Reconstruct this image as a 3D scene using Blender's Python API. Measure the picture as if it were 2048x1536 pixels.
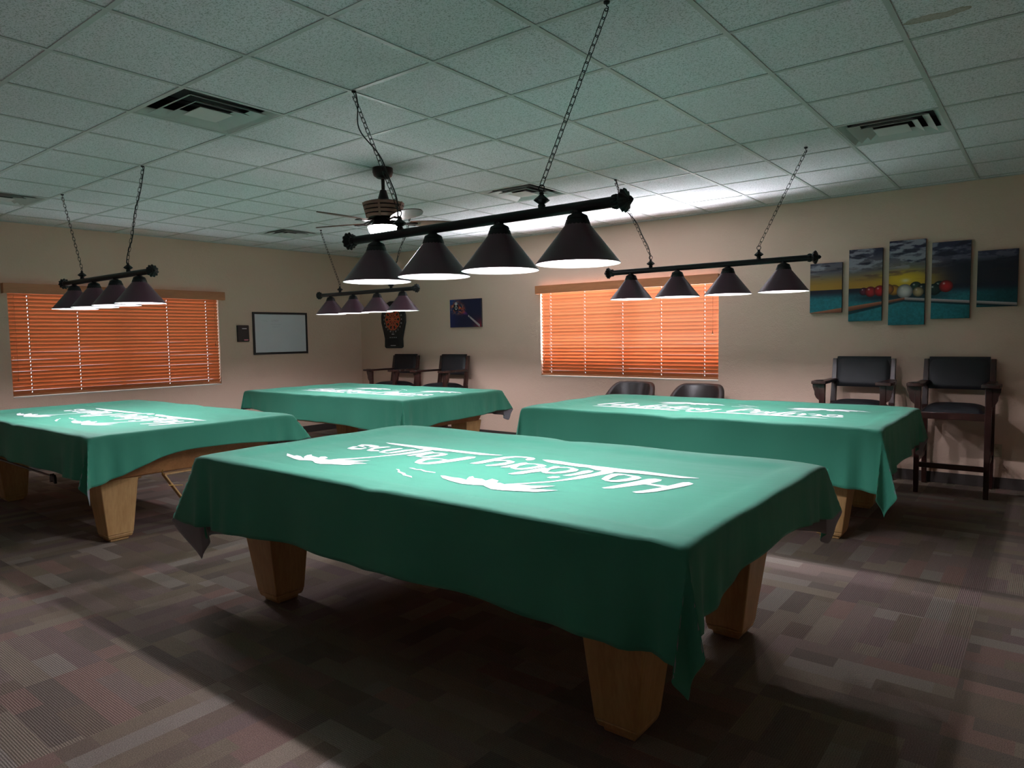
import bpy, bmesh, math, random
import numpy as np
from mathutils import Vector, Matrix
from mathutils.geometry import tessellate_polygon
for o in list(bpy.data.objects): bpy.data.objects.remove(o, do_unlink=True)
S = bpy.context.scene
COL = S.collection
PI = math.pi

# ---------------------------------------------------------------- camera, world, exposure
cam = bpy.data.cameras.new('camera'); camo = bpy.data.objects.new('camera', cam); COL.objects.link(camo)
cam.sensor_width = 36; cam.lens = 36*1385.98/2048; cam.clip_start = .05
camo.location = (4.2318, -1.2696, 1.4183); camo.rotation_euler = (1.50215, 0.015068, 0.66295)
S.camera = camo
S.view_settings.view_transform = 'Standard'; S.view_settings.look = 'None'
S.view_settings.gamma = 1; S.view_settings.use_curve_mapping = False
S.view_settings.exposure = 1.55
S.cycles.max_bounces = 10; S.cycles.diffuse_bounces = 6; S.cycles.transparent_max_bounces = 16
S.cycles.sample_clamp_indirect = 6
W = bpy.data.worlds.new('world'); S.world = W; W.use_nodes = True
W.node_tree.nodes['Background'].inputs[0].default_value = (.75, .88, 1, 1)
W.node_tree.nodes['Background'].inputs[1].default_value = 1.0

BULB_W, WIN1_W, WIN2_W, LEDGE_W, FRONT_W = 9.4, 12.5, 15.0, 540.0, 1.8

def area(name, loc, rot, sx, sy, w, col):
    l = bpy.data.lights.new(name, 'AREA'); l.shape = 'RECTANGLE'; l.size = sx; l.size_y = sy; l.energy = w; l.color = col
    o = bpy.data.objects.new(name, l); COL.objects.link(o); o.location = loc; o.rotation_euler = rot
    return o
# daylight outside the two windows (sky in front of the panes, and the sunlit ground bouncing up under window 2)
area('daylight_left_window', (-5.6, 2.55, 1.5), (0, -PI/2, 0), 1.6, 3.0, WIN1_W, (1, .97, .93))
area('daylight_back_window', (.08, 7.0, 1.5), (-PI/2, 0, 0), 3.0, 1.6, WIN2_W, (1, .97, .95))
area('sunlit_ground_back_window', (.08, 7.45, -.35), (PI+.5, 0, 0), 2.8, 1.0, LEDGE_W, (1, .93, 1.03))

# added fill lamp behind the camera, aimed up to brighten the ceiling
fl = area('added_ceiling_fill', (.3, -3.3, 1.1), (PI*.5+.75, 0, 0), 7.0, .8, FRONT_W, (1, .95, 1.06)); fl.data.spread = math.radians(110)

# ---------------------------------------------------------------- numbers of the room (metres)
T = .6096
XL, XR, YB, YF, H = -4.75, 5.6, 6.2, -3.4, 2.74
rnd = random.Random(4)

# ---------------------------------------------------------------- materials
def nm(name):
    m = bpy.data.materials.new(name); m.use_nodes = True
    nt = m.node_tree
    return m, nt, nt.nodes, nt.links, nt.nodes['Principled BSDF']
def srgb(r, g, b):
    f = lambda c: (c/255/12.92 if c/255 <= .04045 else ((c/255+.055)/1.055)**2.4)
    return (f(r), f(g), f(b), 1)
def val(nt, v):
    n = nt.nodes.new('ShaderNodeValue'); n.outputs[0].default_value = v; return n.outputs[0]
def mth(nt, op, a, b=None, c=None):
    n = nt.nodes.new('ShaderNodeMath'); n.operation = op
    for i, x in enumerate((a, b, c)):
        if x is None: continue
        if isinstance(x, (int, float)): n.inputs[i].default_value = x
        else: nt.links.new(x, n.inputs[i])
    return n.outputs[0]
def mixc(nt, fac, a, b, mode='MIX'):
    n = nt.nodes.new('ShaderNodeMix'); n.data_type = 'RGBA'; n.blend_type = mode
    for i, x in ((0, fac), (6, a), (7, b)):
        if isinstance(x, (int, float)): n.inputs[i].default_value = x
        elif isinstance(x, tuple): n.inputs[i].default_value = x
        else: nt.links.new(x, n.inputs[i])
    return n.outputs[2]
def noise(nt, co, scale, detail=3, rough=.5, dim='3D'):
    n = nt.nodes.new('ShaderNodeTexNoise'); n.noise_dimensions = dim
    n.inputs['Scale'].default_value = scale; n.inputs['Detail'].default_value = detail; n.inputs['Roughness'].default_value = rough
    if co is not None: nt.links.new(co, n.inputs['Vector'])
    return n.outputs['Fac']
def ramp(nt, fac, stops, interp='LINEAR'):
    n = nt.nodes.new('ShaderNodeValToRGB'); cr = n.color_ramp; cr.interpolation = interp
    while len(cr.elements) < len(stops): cr.elements.new(.5)
    for e, (p, c) in zip(cr.elements, stops): e.position = p; e.color = c
    nt.links.new(fac, n.inputs[0]); return n.outputs[0]
def objco(nt):
    return nt.nodes.new('ShaderNodeTexCoord').outputs['Object']
def mapping(nt, co, sc=(1, 1, 1), loc=(0, 0, 0), rot=(0, 0, 0)):
    n = nt.nodes.new('ShaderNodeMapping'); n.inputs['Scale'].default_value = sc; n.inputs['Location'].default_value = loc
    n.inputs['Rotation'].default_value = rot
    nt.links.new(co, n.inputs['Vector']); return n.outputs[0]
def bump(nt, h, strength, dist, bs):
    n = nt.nodes.new('ShaderNodeBump'); n.inputs['Strength'].default_value = strength; n.inputs['Distance'].default_value = dist
    nt.links.new(h, n.inputs['Height']); nt.links.new(n.outputs[0], bs.inputs['Normal'])
def simple(name, col, rough=.5, metal=0, spec=.5, var=0.08, vs=12, bmp=0):
    m, nt, N, L, b = nm(name)
    co = objco(nt); f = noise(nt, co, vs, 4)
    dark = tuple(c*(1-var) for c in col[:3])+(1,); lite = tuple(min(1, c*(1+var)) for c in col[:3])+(1,)
    L.new(mixc(nt, f, dark, lite), b.inputs['Base Color'])
    b.inputs['Roughness'].default_value = rough; b.inputs['Metallic'].default_value = metal
    b.inputs['Specular IOR Level'].default_value = spec
    if bmp: bump(nt, noise(nt, co, 220, 2), .4, bmp, b)
    return m
def emis(name, col, st):
    m, nt, N, L, b = nm(name)
    b.inputs['Base Color'].default_value = (.8, .8, .8, 1)
    b.inputs['Emission Color'].default_value = col; b.inputs['Emission Strength'].default_value = st
    return m

def m_wall():
    m, nt, N, L, b = nm('wall_paint'); co = objco(nt)
    f = noise(nt, co, 1.3, 3)
    L.new(mixc(nt, f, srgb(213, 184, 165), srgb(219, 190, 170)), b.inputs['Base Color'])
    b.inputs['Roughness'].default_value = .75; b.inputs['Specular IOR Level'].default_value = .25
    n = mth(nt, 'ADD', noise(nt, co, 75, 3), mth(nt, 'MULTIPLY', noise(nt, co, 28, 2), .8))
    bump(nt, n, .45, .006, b); return m
def m_ceiling():
    m, nt, N, L, b = nm('ceiling_tile'); co = objco(nt)
    pits = noise(nt, mapping(nt, co, (1, 1, 1)), 150, 3, .6)
    fiss = noise(nt, mapping(nt, co, (1, 1.6, 1)), 62, 4, .7)
    p = ramp(nt, pits, [(.36, (0, 0, 0, 1)), (.46, (1, 1, 1, 1))])
    q = ramp(nt, fiss, [(.36, (0, 0, 0, 1)), (.44, (1, 1, 1, 1))])
    base = mixc(nt, noise(nt, co, .9, 2), srgb(229, 227, 231), srgb(236, 234, 238))
    c = mixc(nt, p, srgb(172, 176, 174), base)
    c = mixc(nt, q, srgb(180, 184, 181), c)
    # old brown water stain on the tile beside the right-hand grid line
    sep = N.new('ShaderNodeSeparateXYZ'); L.new(co, sep.inputs[0])
    wob = mth(nt, 'MULTIPLY', mth(nt, 'SUBTRACT', noise(nt, co, 9, 3), .5), .09)
    dx = mth(nt, 'DIVIDE', mth(nt, 'ADD', mth(nt, 'SUBTRACT', sep.outputs[0], 3.80), wob), .13)
    dy = mth(nt, 'DIVIDE', mth(nt, 'ADD', mth(nt, 'SUBTRACT', sep.outputs[1], 2.24), wob), .045)
    d = mth(nt, 'ADD', mth(nt, 'MULTIPLY', dx, dx), mth(nt, 'MULTIPLY', dy, dy))
    s = ramp(nt, d, [(.55, (.55, .55, .55, 1)), (.9, (.7, .7, .7, 1)), (1.0, (0, 0, 0, 1))])
    c = mixc(nt, s, c, srgb(150, 128, 96))
    L.new(c, b.inputs['Base Color']); b.inputs['Roughness'].default_value = .9; b.inputs['Specular IOR Level'].default_value = .1
    bump(nt, mth(nt, 'ADD', p, q), .35, .003, b); return m
def m_carpet():
    m, nt, N, L, b = nm('carpet_tiles'); co = objco(nt)
    sep = N.new('ShaderNodeSeparateXYZ'); L.new(co, sep.inputs[0])
    X = mth(nt, 'ADD', sep.outputs[0], 30.17); Y = mth(nt, 'ADD', sep.outputs[1], 30.31)
    tx = mth(nt, 'FLOOR', mth(nt, 'DIVIDE', X, T)); ty = mth(nt, 'FLOOR', mth(nt, 'DIVIDE', Y, T))
    def wn(a, b_, c_):
        cmb = N.new('ShaderNodeCombineXYZ')
        for i, x in enumerate((a, b_, c_)):
            if isinstance(x, (int, float)): cmb.inputs[i].default_value = x
            else: L.new(x, cmb.inputs[i])
        w = N.new('ShaderNodeTexWhiteNoise'); w.noise_dimensions = '3D'; L.new(cmb.outputs[0], w.inputs['Vector'])
        return w.outputs['Value']
    r1 = wn(tx, ty, 1.5)
    sw = mth(nt, 'GREATER_THAN', r1, .52)
    lx = mth(nt, 'SUBTRACT', X, mth(nt, 'MULTIPLY', tx, T)); ly = mth(nt, 'SUBTRACT', Y, mth(nt, 'MULTIPLY', ty, T))
    def mix(a, b_):
        return mth(nt, 'ADD', mth(nt, 'MULTIPLY', a, mth(nt, 'SUBTRACT', 1, sw)), mth(nt, 'MULTIPLY', b_, sw))
    qx = mix(lx, ly); qy = mix(ly, lx)
    row = mth(nt, 'FLOOR', mth(nt, 'DIVIDE', qy, .1016))
    off = mth(nt, 'MULTIPLY', wn(row, tx, ty), .4)
    colm = mth(nt, 'FLOOR', mth(nt, 'DIVIDE', mth(nt, 'ADD', qx, off), .36))
    v = wn(mth(nt, 'ADD', colm, mth(nt, 'MULTIPLY', row, 17.3)), mth(nt, 'ADD', tx, .5), ty)
    pal = [(0, srgb(131, 115, 103)), (.14, srgb(146, 127, 121)), (.28, srgb(122, 110, 103)), (.42, srgb(157, 143, 128)), (.56, srgb(146, 131, 113)),
           (.68, srgb(156, 124, 116)), (.78, srgb(166, 156, 147)), (.9, srgb(137, 116, 115))]
    c = mixc(nt, .3, ramp(nt, v, pal, 'CONSTANT'), srgb(145, 127, 113))
    per = .0085
    rib = mth(nt, 'SINE', mth(nt, 'MULTIPLY', qy, 2*PI/per))
    rib01 = mth(nt, 'MULTIPLY_ADD', rib, .5, .5)
    rfac = mth(nt, 'GREATER_THAN', wn(tx, ty, 7.7), .45)
    rf = mth(nt, 'MULTIPLY', mth(nt, 'SUBTRACT', 1, rib01), mth(nt, 'MULTIPLY_ADD', rfac, .42, .12))
    c = mixc(nt, rf, c, srgb(46, 40, 37))
    f = noise(nt, co, 260, 2); f = ramp(nt, f, [(.35, (.55, .55, .55, 1)), (.65, (1.0, 1.0, 1.0, 1))])
    c = mixc(nt, 1.0, c, f, 'MULTIPLY')
    L.new(c, b.inputs['Base Color']); b.inputs['Roughness'].default_value = .95; b.inputs['Specular IOR Level'].default_value = .12
    bump(nt, mth(nt, 'ADD', rib01, mth(nt, 'MULTIPLY', noise(nt, co, 400, 2), 1.2)), .5, .003, b); return m
def m_wood(name, c1, c2, sc=(1, 1, .12), scale=14, rough=.42):
    m, nt, N, L, b = nm(name); co = objco(nt)
    mp = mapping(nt, co, sc)
    g = noise(nt, mp, scale, 5, .6); g2 = noise(nt, mp, scale*6, 3, .6)
    f = mth(nt, 'ADD', mth(nt, 'MULTIPLY', g, .65), mth(nt, 'MULTIPLY', g2, .35))
    L.new(ramp(nt, f, [(.35, c1), (.62, c2)]), b.inputs['Base Color']); b.inputs['Roughness'].default_value = rough
    bump(nt, g2, .15, .002, b); return m
def m_fabric(name, c1, c2, rough=.8):
    m, nt, N, L, b = nm(name); co = objco(nt)
    L.new(mixc(nt, noise(nt, co, 2.2, 3), c1, c2), b.inputs['Base Color']); b.inputs['Roughness'].default_value = rough
    b.inputs['Specular IOR Level'].default_value = .3; b.inputs['Sheen Weight'].default_value = .12
    h = mth(nt, 'ADD', mth(nt, 'MULTIPLY', noise(nt, mapping(nt, co, (1, 2.5, 1)), 3.0, 2), 6), mth(nt, 'MULTIPLY', noise(nt, co, 500, 1), .12))
    bump(nt, h, .35, .004, b); return m
def m_slat(name, col, trans):
    m, nt, N, L, b = nm(name); co = objco(nt)
    out = N['Material Output']
    c = mixc(nt, noise(nt, mapping(nt, co, (.6, .6, 8)), 9, 4), tuple(x*.82 for x in col[:3])+(1,), col)
    L.new(c, b.inputs['Base Color']); b.inputs['Roughness'].default_value = .4
    t = N.new('ShaderNodeBsdfTranslucent'); L.new(c, t.inputs[0])
    mx = N.new('ShaderNodeMixShader'); mx.inputs[0].default_value = trans
    L.new(b.outputs[0], mx.inputs[1]); L.new(t.outputs[0], mx.inputs[2]); L.new(mx.outputs[0], out.inputs[0]); return m
def m_glass():
    m, nt, N, L, b = nm('window_glass'); out = N['Material Output']; N.remove(b)
    t = N.new('ShaderNodeBsdfTransparent'); g = N.new('ShaderNodeBsdfGlossy'); g.inputs['Roughness'].default_value = .02
    t.inputs[0].default_value = (.93, .96, .95, 1)
    mx = N.new('ShaderNodeMixShader'); mx.inputs[0].default_value = .06
    L.new(t.outputs[0], mx.inputs[1]); L.new(g.outputs[0], mx.inputs[2]); L.new(mx.outputs[0], out.inputs[0]); return m
def m_vcol(name, rough=.6):
    m, nt, N, L, b = nm(name)
    a = N.new('ShaderNodeAttribute'); a.attribute_name = 'paint'
    L.new(a.outputs['Color'], b.inputs['Base Color']); b.inputs['Roughness'].default_value = rough
    b.inputs['Specular IOR Level'].default_value = .3; return m

M = dict(
    wall=m_wall(), ceil=m_ceiling(), carpet=m_carpet(), glass=m_glass(),
    grid=simple('ceiling_grid_metal', srgb(186, 190, 187), .5),
    base=simple('rubber_baseboard', srgb(62, 54, 50), .6),
    oak=m_wood('oak_wood', srgb(176, 136, 86), srgb(203, 164, 112)),
    oakd=m_wood('oak_apron', srgb(150, 104, 66), srgb(178, 130, 86), (.12, 1, 1)),
    cherry=m_wood('dark_cherry_wood', srgb(38, 20, 18), srgb(60, 32, 27), rough=.3),
    vinyl=simple('black_vinyl', srgb(27, 27, 32), .52, bmp=.0008, spec=.4),
    vinylb=simple('brown_black_vinyl', srgb(42, 34, 34), .38, bmp=.0008, spec=.6),
    cover=m_fabric('green_cover', srgb(57, 136, 113), srgb(64, 143, 119)),
    coverback=m_fabric('grey_cover_backing', srgb(130, 130, 138), srgb(142, 142, 150)),
    white=simple('white_print', srgb(240, 242, 244), .8, var=.01),
    iron=simple('black_iron', srgb(24, 25, 28), .45, .3, bmp=.0006),
    shade=simple('burgundy_enamel', srgb(88, 54, 70), .35, 0, .5, var=.1),
    shadein=simple('white_enamel', srgb(245, 246, 246), .5, var=.01),
    bronze=simple('dark_bronze', srgb(38, 28, 26), .4, .5),
    fanwood=m_wood('fan_blade_wood', srgb(70, 48, 36), srgb(98, 68, 52), (.3, 1, 1), 20),
    fanhouse=simple('brushed_copper_wood', srgb(128, 92, 78), .5, .1),
    bulb=emis('lit_bulb', (.93, .98, 1, 1), 6),
    bowl=emis('lit_glass_bowl', (1, .98, 1, 1), 24),
    slat1=m_slat('orange_wood_slat', srgb(222, 140, 92), .05),
    valance=m_wood('orange_wood_valance', srgb(168, 106, 68), srgb(192, 126, 84), (.12, 1, 1), 12),
    cordm=simple('ladder_cord', srgb(190, 150, 125), .8),
    frame=simple('window_frame_white', srgb(214, 210, 202), .5),
    board=simple('whiteboard_surface', srgb(205, 208, 214), .25, var=.02, vs=3),
    blackp=simple('black_plastic', srgb(22, 22, 27), .4),
    vent=simple('vent_white_metal', srgb(196, 198, 194), .45, var=.05),
    duct=simple('dark_duct', srgb(46, 38, 35), .7),
    slate=simple('table_bed', srgb(30, 120, 80), .9),
    leather=simple('brown_leather', srgb(92, 66, 40), .6, var=.3, vs=60),
    brass=simple('brass', srgb(170, 135, 70), .35, .7),
    marker=simple('faint_marker', srgb(168, 172, 182), .5),
    red=simple('dart_red', srgb(196, 60, 38), .5), orange=simple('dart_orange_wire', srgb(226, 130, 70), .5),
    ltext=simple('light_print', srgb(205, 205, 210), .5), pink=simple('pink_label', srgb(225, 130, 150), .5),
    plate=simple('almond_plate', srgb(180, 165, 140), .5),
    art=m_vcol('canvas_print'), canvas=simple('canvas_edge', srgb(70, 66, 64), .7),
)
LOGO = [([(766,-165),(784,-123),(808,-46),(826,36),(843,99),(866,125),(903,119),(910,92),(895,20),(860,-57),(831,-114),(813,-152),(783,-173)],[]),([(878,-7),(894,16),(978,18),(971,-16)],[]),([(908,-164),(934,-116),(972,-18),(980,24),(1001,119),(1022,136),(1050,117),(1050,86),(1023,-6),(987,-108),(955,-157),(930,-174)],[]),([(676,-16),(660,48),(658,107),(683,133),(744,130),(788,125),(814,101),(815,68),(795,7),(769,-31),(740,-46),(712,-41)],[(713,-24),(701,33),(700,92),(719,117),(769,101),(767,58),(742,-5)]),([(177,232),(203,243),(260,247),(365,232),(480,232),(550,235),(654,235),(751,241),(848,238),(944,233),(1024,237),(1025,231),(961,194),(903,189),(842,187),(751,178),(693,163),(646,153),(579,145),(551,145),(497,175),(474,178),(436,169),(385,174),(286,180),(239,191)],[]),([(636,190),(571,188),(585,134),(582,66),(557,-4),(555,-60),(523,-164),(453,-258),(389,-333),(383,-352),(411,-338),(465,-274),(519,-207),(577,-95),(594,-63),(611,-10),(628,61),(647,127)],[]),([(488,-45),(508,12),(509,93),(524,126),(553,123),(561,83),(544,10),(521,-40)],[]),([(455,-122),(463,-88),(489,-74),(503,-83),(499,-109),(478,-129)],[]),([(356,-27),(338,46),(329,118),(353,127),(369,114),(382,127),(429,135),(478,110),(490,72),(464,0),(435,-37),(402,-50),(373,-43)],[(383,-18),(362,43),(374,95),(403,118),(441,105),(442,59),(419,-3)]),([(257,-155),(265,-114),(289,-37),(309,65),(340,47),(356,-27),(334,-68),(317,-124),(282,-156)],[]),([(176,-33),(147,17),(137,92),(153,124),(180,110),(208,125),(253,128),(291,112),(297,77),(277,5),(251,-37),(223,-50)],[(202,-25),(179,38),(187,90),(211,110),(252,100),(254,62),(236,-2)]),([(123,-48),(126,-17),(131,27),(140,84),(163,58),(167,-9),(152,-39)],[]),([(-70,-54),(-64,3),(-56,95),(-42,194),(0,238),(54,257),(107,253),(133,234),(144,197),(127,171),(100,190),(91,229),(52,226),(20,212),(-1,153),(-5,74),(-14,-7),(-29,-48)],[]),([(29,-50),(46,-19),(62,33),(70,84),(41,100),(-1,63),(3,105),(47,125),(97,108),(110,75),(110,13),(84,-34),(52,-60)],[]),([(-965,184),(-895,193),(-733,196),(-569,210),(-438,209),(-318,209),(-231,215),(-155,213),(-76,226),(-100,201),(-189,166),(-298,160),(-391,158),(-477,145),(-523,141),(-612,129),(-682,146),(-764,148),(-903,159)],[]),([(-537,177),(-600,174),(-577,120),(-590,9),(-603,-74),(-638,-180),(-708,-296),(-750,-338),(-768,-388),(-751,-394),(-723,-359),(-684,-315),(-636,-226),(-594,-128),(-546,-32),(-529,48),(-522,116)],[]),([(-326,-190),(-361,-136),(-376,-79),(-357,-51),(-305,-33),(-232,-37),(-220,23),(-209,92),(-168,109),(-152,78),(-160,6),(-178,-71),(-202,-139),(-226,-183),(-271,-206)],[(-300,-172),(-321,-110),(-316,-69),(-291,-46),(-250,-49),(-246,-94),(-269,-163)]),([(-453,-60),(-484,3),(-493,71),(-487,105),(-453,85),(-409,101),(-352,89),(-337,50),(-361,-23),(-390,-65)],[(-429,-56),(-443,11),(-439,57),(-418,75),(-387,78),(-388,29),(-404,-28)]),([(-519,-63),(-511,-19),(-499,67),(-487,100),(-469,62),(-474,-26),(-487,-70)],[]),([(-660,-81),(-667,-16),(-662,52),(-638,94),(-606,96),(-614,31),(-624,-26),(-637,-71)],[]),([(-729,-76),(-758,-10),(-754,54),(-731,92),(-707,89),(-708,22),(-718,-36),(-698,-61),(-645,-64),(-649,-79),(-703,-77)],[]),([(-837,-74),(-872,-11),(-878,47),(-836,88),(-805,86),(-825,40),(-837,-8),(-817,-48),(-781,-33),(-751,-50),(-794,-78)],[]),([(-994,-86),(-1022,-20),(-988,-8),(-964,-67),(-921,-39),(-908,-18),(-1016,7),(-1037,57),(-976,81),(-893,72),(-869,22),(-919,8),(-937,43),(-984,38),(-979,17),(-901,-17),(-890,-65),(-932,-101)],[]),([(-1071,-440),(-1140,-390),(-1035,-416),(-1035,-398),(-989,-405),(-909,-442),(-962,-405),(-993,-361),(-985,-337),(-952,-362),(-867,-379),(-884,-354),(-868,-335),(-823,-351),(-805,-388),(-765,-387),(-727,-379),(-703,-349),(-625,-322),(-557,-281),(-585,-329),(-601,-374),(-560,-350),(-504,-349),(-541,-378),(-552,-401),(-548,-420),(-582,-442),(-651,-462),(-705,-491),(-750,-488),(-812,-457),(-849,-464),(-889,-485),(-957,-473)],[]),([(23,-362),(41,-354),(101,-362),(141,-355),(193,-370),(176,-349),(154,-309),(161,-291),(194,-320),(234,-313),(273,-333),(270,-285),(320,-301),(342,-342),(356,-333),(392,-347),(430,-329),(464,-306),(497,-304),(589,-248),(555,-320),(523,-366),(584,-333),(646,-312),(615,-355),(587,-391),(540,-406),(452,-443),(400,-450),(346,-424),(325,-411),(282,-429),(226,-441),(148,-425),(74,-400)],[]),([(-276,-363),(-252,-363),(-208,-398),(-159,-412),(-126,-436),(-81,-445),(-52,-469),(-92,-458),(-130,-453),(-162,-430),(-209,-414),(-236,-385)],[]),([(-243,-308),(-221,-300),(-187,-311),(-159,-302),(-113,-319),(-52,-316),(-43,-329),(-112,-334),(-150,-318),(-186,-323)],[])]
# ---------------------------------------------------------------- mesh helpers
class MB:
    def __init__(s): s.v = []; s.f = []; s.m = []
    def add(s, vs, fs, mi=0):
        k = len(s.v); s.v += [tuple(v) for v in vs]; s.f += [tuple(i+k for i in f) for f in fs]; s.m += [mi]*len(fs)
    def box(s, x0, x1, y0, y1, z0, z1, mi=0, xf=None):
        vs = [(x, y, z) for z in (z0, z1) for y in (y0, y1) for x in (x0, x1)]
        if xf: vs = [xf(Vector(v)) for v in vs]
        s.add(vs, [(0, 2, 3, 1), (4, 5, 7, 6), (0, 1, 5, 4), (2, 6, 7, 3), (0, 4, 6, 2), (1, 3, 7, 5)], mi)
    def frustum(s, c0, h0, c1, h1, mi=0):   # centre (x,y,z) and half sizes, bottom and top
        vs = []
        for (cx, cy, cz), (hx, hy) in ((c0, h0), (c1, h1)):
            vs += [(cx-hx, cy-hy, cz), (cx+hx, cy-hy, cz), (cx+hx, cy+hy, cz), (cx-hx, cy+hy, cz)]
        s.add(vs, [(3, 2, 1, 0), (4, 5, 6, 7), (0, 1, 5, 4), (1, 2, 6, 5), (2, 3, 7, 6), (3, 0, 4, 7)], mi)
    def lathe(s, prof, n=32, xf=None, mi=0, flute=0, fn=0):
        vs = []; fs = []
        for r, z in prof:
            for i in range(n):
                a = 2*PI*i/n; rr = r*(1+flute*math.cos(fn*a)) if r > .004 else r
                v = Vector((rr*math.cos(a), rr*math.sin(a), z)); vs.append(xf(v) if xf else v)
        for j in range(len(prof)-1):
            for i in range(n):
                k = (i+1) % n; fs.append((j*n+i, j*n+k, (j+1)*n+k, (j+1)*n+i))
        s.add(vs, fs, mi)
    def tube(s, pts, r, n=8, closed=False, mi=0):
        pts = [Vector(p) for p in pts]; m_ = len(pts); vs = []; fs = []
        prev = None
        for i, p in enumerate(pts):
            if closed: t = pts[(i+1) % m_]-pts[i-1]
            else: t = pts[min(i+1, m_-1)]-pts[max(i-1, 0)]
            t.normalize()
            if prev is None:
                a = Vector((0, 0, 1)) if abs(t.z) < .9 else Vector((1, 0, 0)); u = t.cross(a).normalized()
            else: u = (prev-t*prev.dot(t)).normalized()
            prev = u; w = t.cross(u)
            rr = r[i] if isinstance(r, (list, tuple)) else r
            for k in range(n):
                a = 2*PI*k/n; vs.append(p+u*(rr*math.cos(a))+w*(rr*math.sin(a)))
        for i in range(m_ if closed else m_-1):
            j = (i+1) % m_
            for k in range(n):
                l = (k+1) % n; fs.append((i*n+k, i*n+l, j*n+l, j*n+k))
        if not closed: fs += [tuple(range(n-1, -1, -1)), tuple((m_-1)*n+k for k in range(n))]
        s.add(vs, fs, mi)
    def grid(s, rows, mi=0):
        n = len(rows[0]); vs = [v for r in rows for v in r]; fs = []
        for j in range(len(rows)-1):
            for i in range(n-1): fs.append((j*n+i, j*n+i+1, (j+1)*n+i+1, (j+1)*n+i))
        s.add(vs, fs, mi)
    def build(s, name, mat, parent=None, smooth=False, bevel=0, seg=2, angle=35):
        me = bpy.data.meshes.new(name); me.from_pydata(s.v, [], s.f); 
        mats = mat if isinstance(mat, (list, tuple)) else [mat]
        for q in mats: me.materials.append(q)
        me.polygons.foreach_set('material_index', s.m)
        bm = bmesh.new(); bm.from_mesh(me); bmesh.ops.recalc_face_normals(bm, faces=bm.faces); bm.to_mesh(me); bm.free()
        o = bpy.data.objects.new(name, me); COL.objects.link(o)
        if parent is not None: o.parent = parent
        if bevel:
            b = o.modifiers.new('bevel', 'BEVEL'); b.width = bevel; b.segments = seg; b.limit_method = 'ANGLE'; b.angle_limit = math.radians(40)
        if smooth or bevel:
            me.polygons.foreach_set('use_smooth', [True]*len(me.polygons))
            me.set_sharp_from_angle(angle=math.radians(angle))
        me.update(); return o
def empty(name, loc, rz=0):
    o = bpy.data.objects.new(name, None); COL.objects.link(o); o.location = loc; o.rotation_euler = (0, 0, rz); o.empty_display_size = .1; return o
def tag(o, label, cat, group=None):
    o['label'] = label; o['category'] = cat
    if group: o['group'] = group
    return o
def struct(o): o['kind'] = 'structure'; return o
def kids(o): return [c for c in bpy.data.objects if c.parent == o]
def copy_tree(o, parent=None):
    c = o.copy(); COL.objects.link(c); c.parent = parent
    for ch in kids(o): copy_tree(ch, c)
    return c
def lerp(a, b, t): return a+(b-a)*t
def sstep(x): x = max(0., min(1., x)); return x*x*(3-2*x)

# ---------------------------------------------------------------- room shell
mb = MB(); mb.box(XL-.2, XR+.2, YF-.2, YB+.2, -.1, 0); struct(mb.build('floor', M['carpet']))
VENTS = [(0, 1), (5, 6), (0, 6), (-6, 6), (-6, 1)]          # ceiling cells (column, row) that hold an air diffuser
mb = MB()
xs = [XL-.01]+[i*T for i in range(-7, 10)]+[XR+.01]; ys = [YF-.01]+[j*T for j in range(-5, 11)]+[YB+.01]
for i in range(len(xs)-1):
    for j in range(len(ys)-1):
        ci = round(xs[i]/T) if i else -8; cj = round(ys[j]/T) if j else -6
        if (ci, cj) in VENTS: continue
        mb.box(xs[i], xs[i+1], ys[j], ys[j+1], H+.004, H+.02)
struct(mb.build('ceiling', M['ceil']))
mb = MB(); g = .012
for x in xs[1:-1]: mb.box(x-g, x+g, YF, YB, H-.001, H+.0035)
for y in ys[1:-1]:
    for i in range(len(xs)-1): mb.box(max(xs[i]+g, XL), min(xs[i+1]-g, XR), y-g, y+g, H-.0005, H+.0035)
struct(mb.build('trim_1', M['grid']))                        # the ceiling's T-bar grid
mb = MB()
mb.box(XL, XR, YB-.022, YB, H-.003, H+.0035); mb.box(XL, XL+.022, YF, YB-.022, H-.003, H+.0035)
struct(mb.build('trim_2', M['grid']))                        # wall angle round the ceiling's edge

def wall_with_hole(name, axis, pos, a0, a1, hole, out):
    """axis 'x': wall lies in plane x=pos and runs along y; hole = (a, b, z0, z1)"""
    mb = MB(); h0, h1, z0, z1 = hole; th = .2*out
    p0, p1 = min(pos, pos+th), max(pos, pos+th)
    for (s0, s1, q0, q1) in ((a0, h0, 0, H+.02), (h1, a1, 0, H+.02), (h0, h1, 0, z0), (h0, h1, z1, H+.02)):
        if axis == 'x': mb.box(p0, p1, s0, s1, q0, q1)
        else: mb.box(s0, s1, p0, p1, q0, q1)
    return struct(mb.build(name, M['wall']))
W1 = (1.33, 3.75, .82, 2.03); W2 = (-1.12, 1.30, .885, 2.03)
wall_with_hole('wall_left', 'x', XL, YF-.2, YB+.2, W1, -1)
wall_with_hole('wall_back', 'y', YB, XL, XR+.2, W2, 1)
mb = MB(); mb.box(XR, XR+.2, YF-.2, YB, 0, H+.02); struct(mb.build('wall_right', M['wall']))
mb = MB(); mb.box(XL, XR, YF-.2, YF, 0, H+.02); struct(mb.build('wall_front', M['wall']))
for nme, bx in (('baseboard_back', (XL, XR, YB-.012, YB, 0, .10)), ('baseboard_left', (XL, XL+.012, YF, YB-.012, 0, .10)),
                ('baseboard_right', (XR-.012, XR, YF, YB-.012, 0, .10)), ('baseboard_front', (XL+.012, XR-.012, YF, YF+.012, 0, .10))):
    mb = MB(); mb.box(*bx); struct(mb.build(nme, M['base'], bevel=.003))

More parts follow.
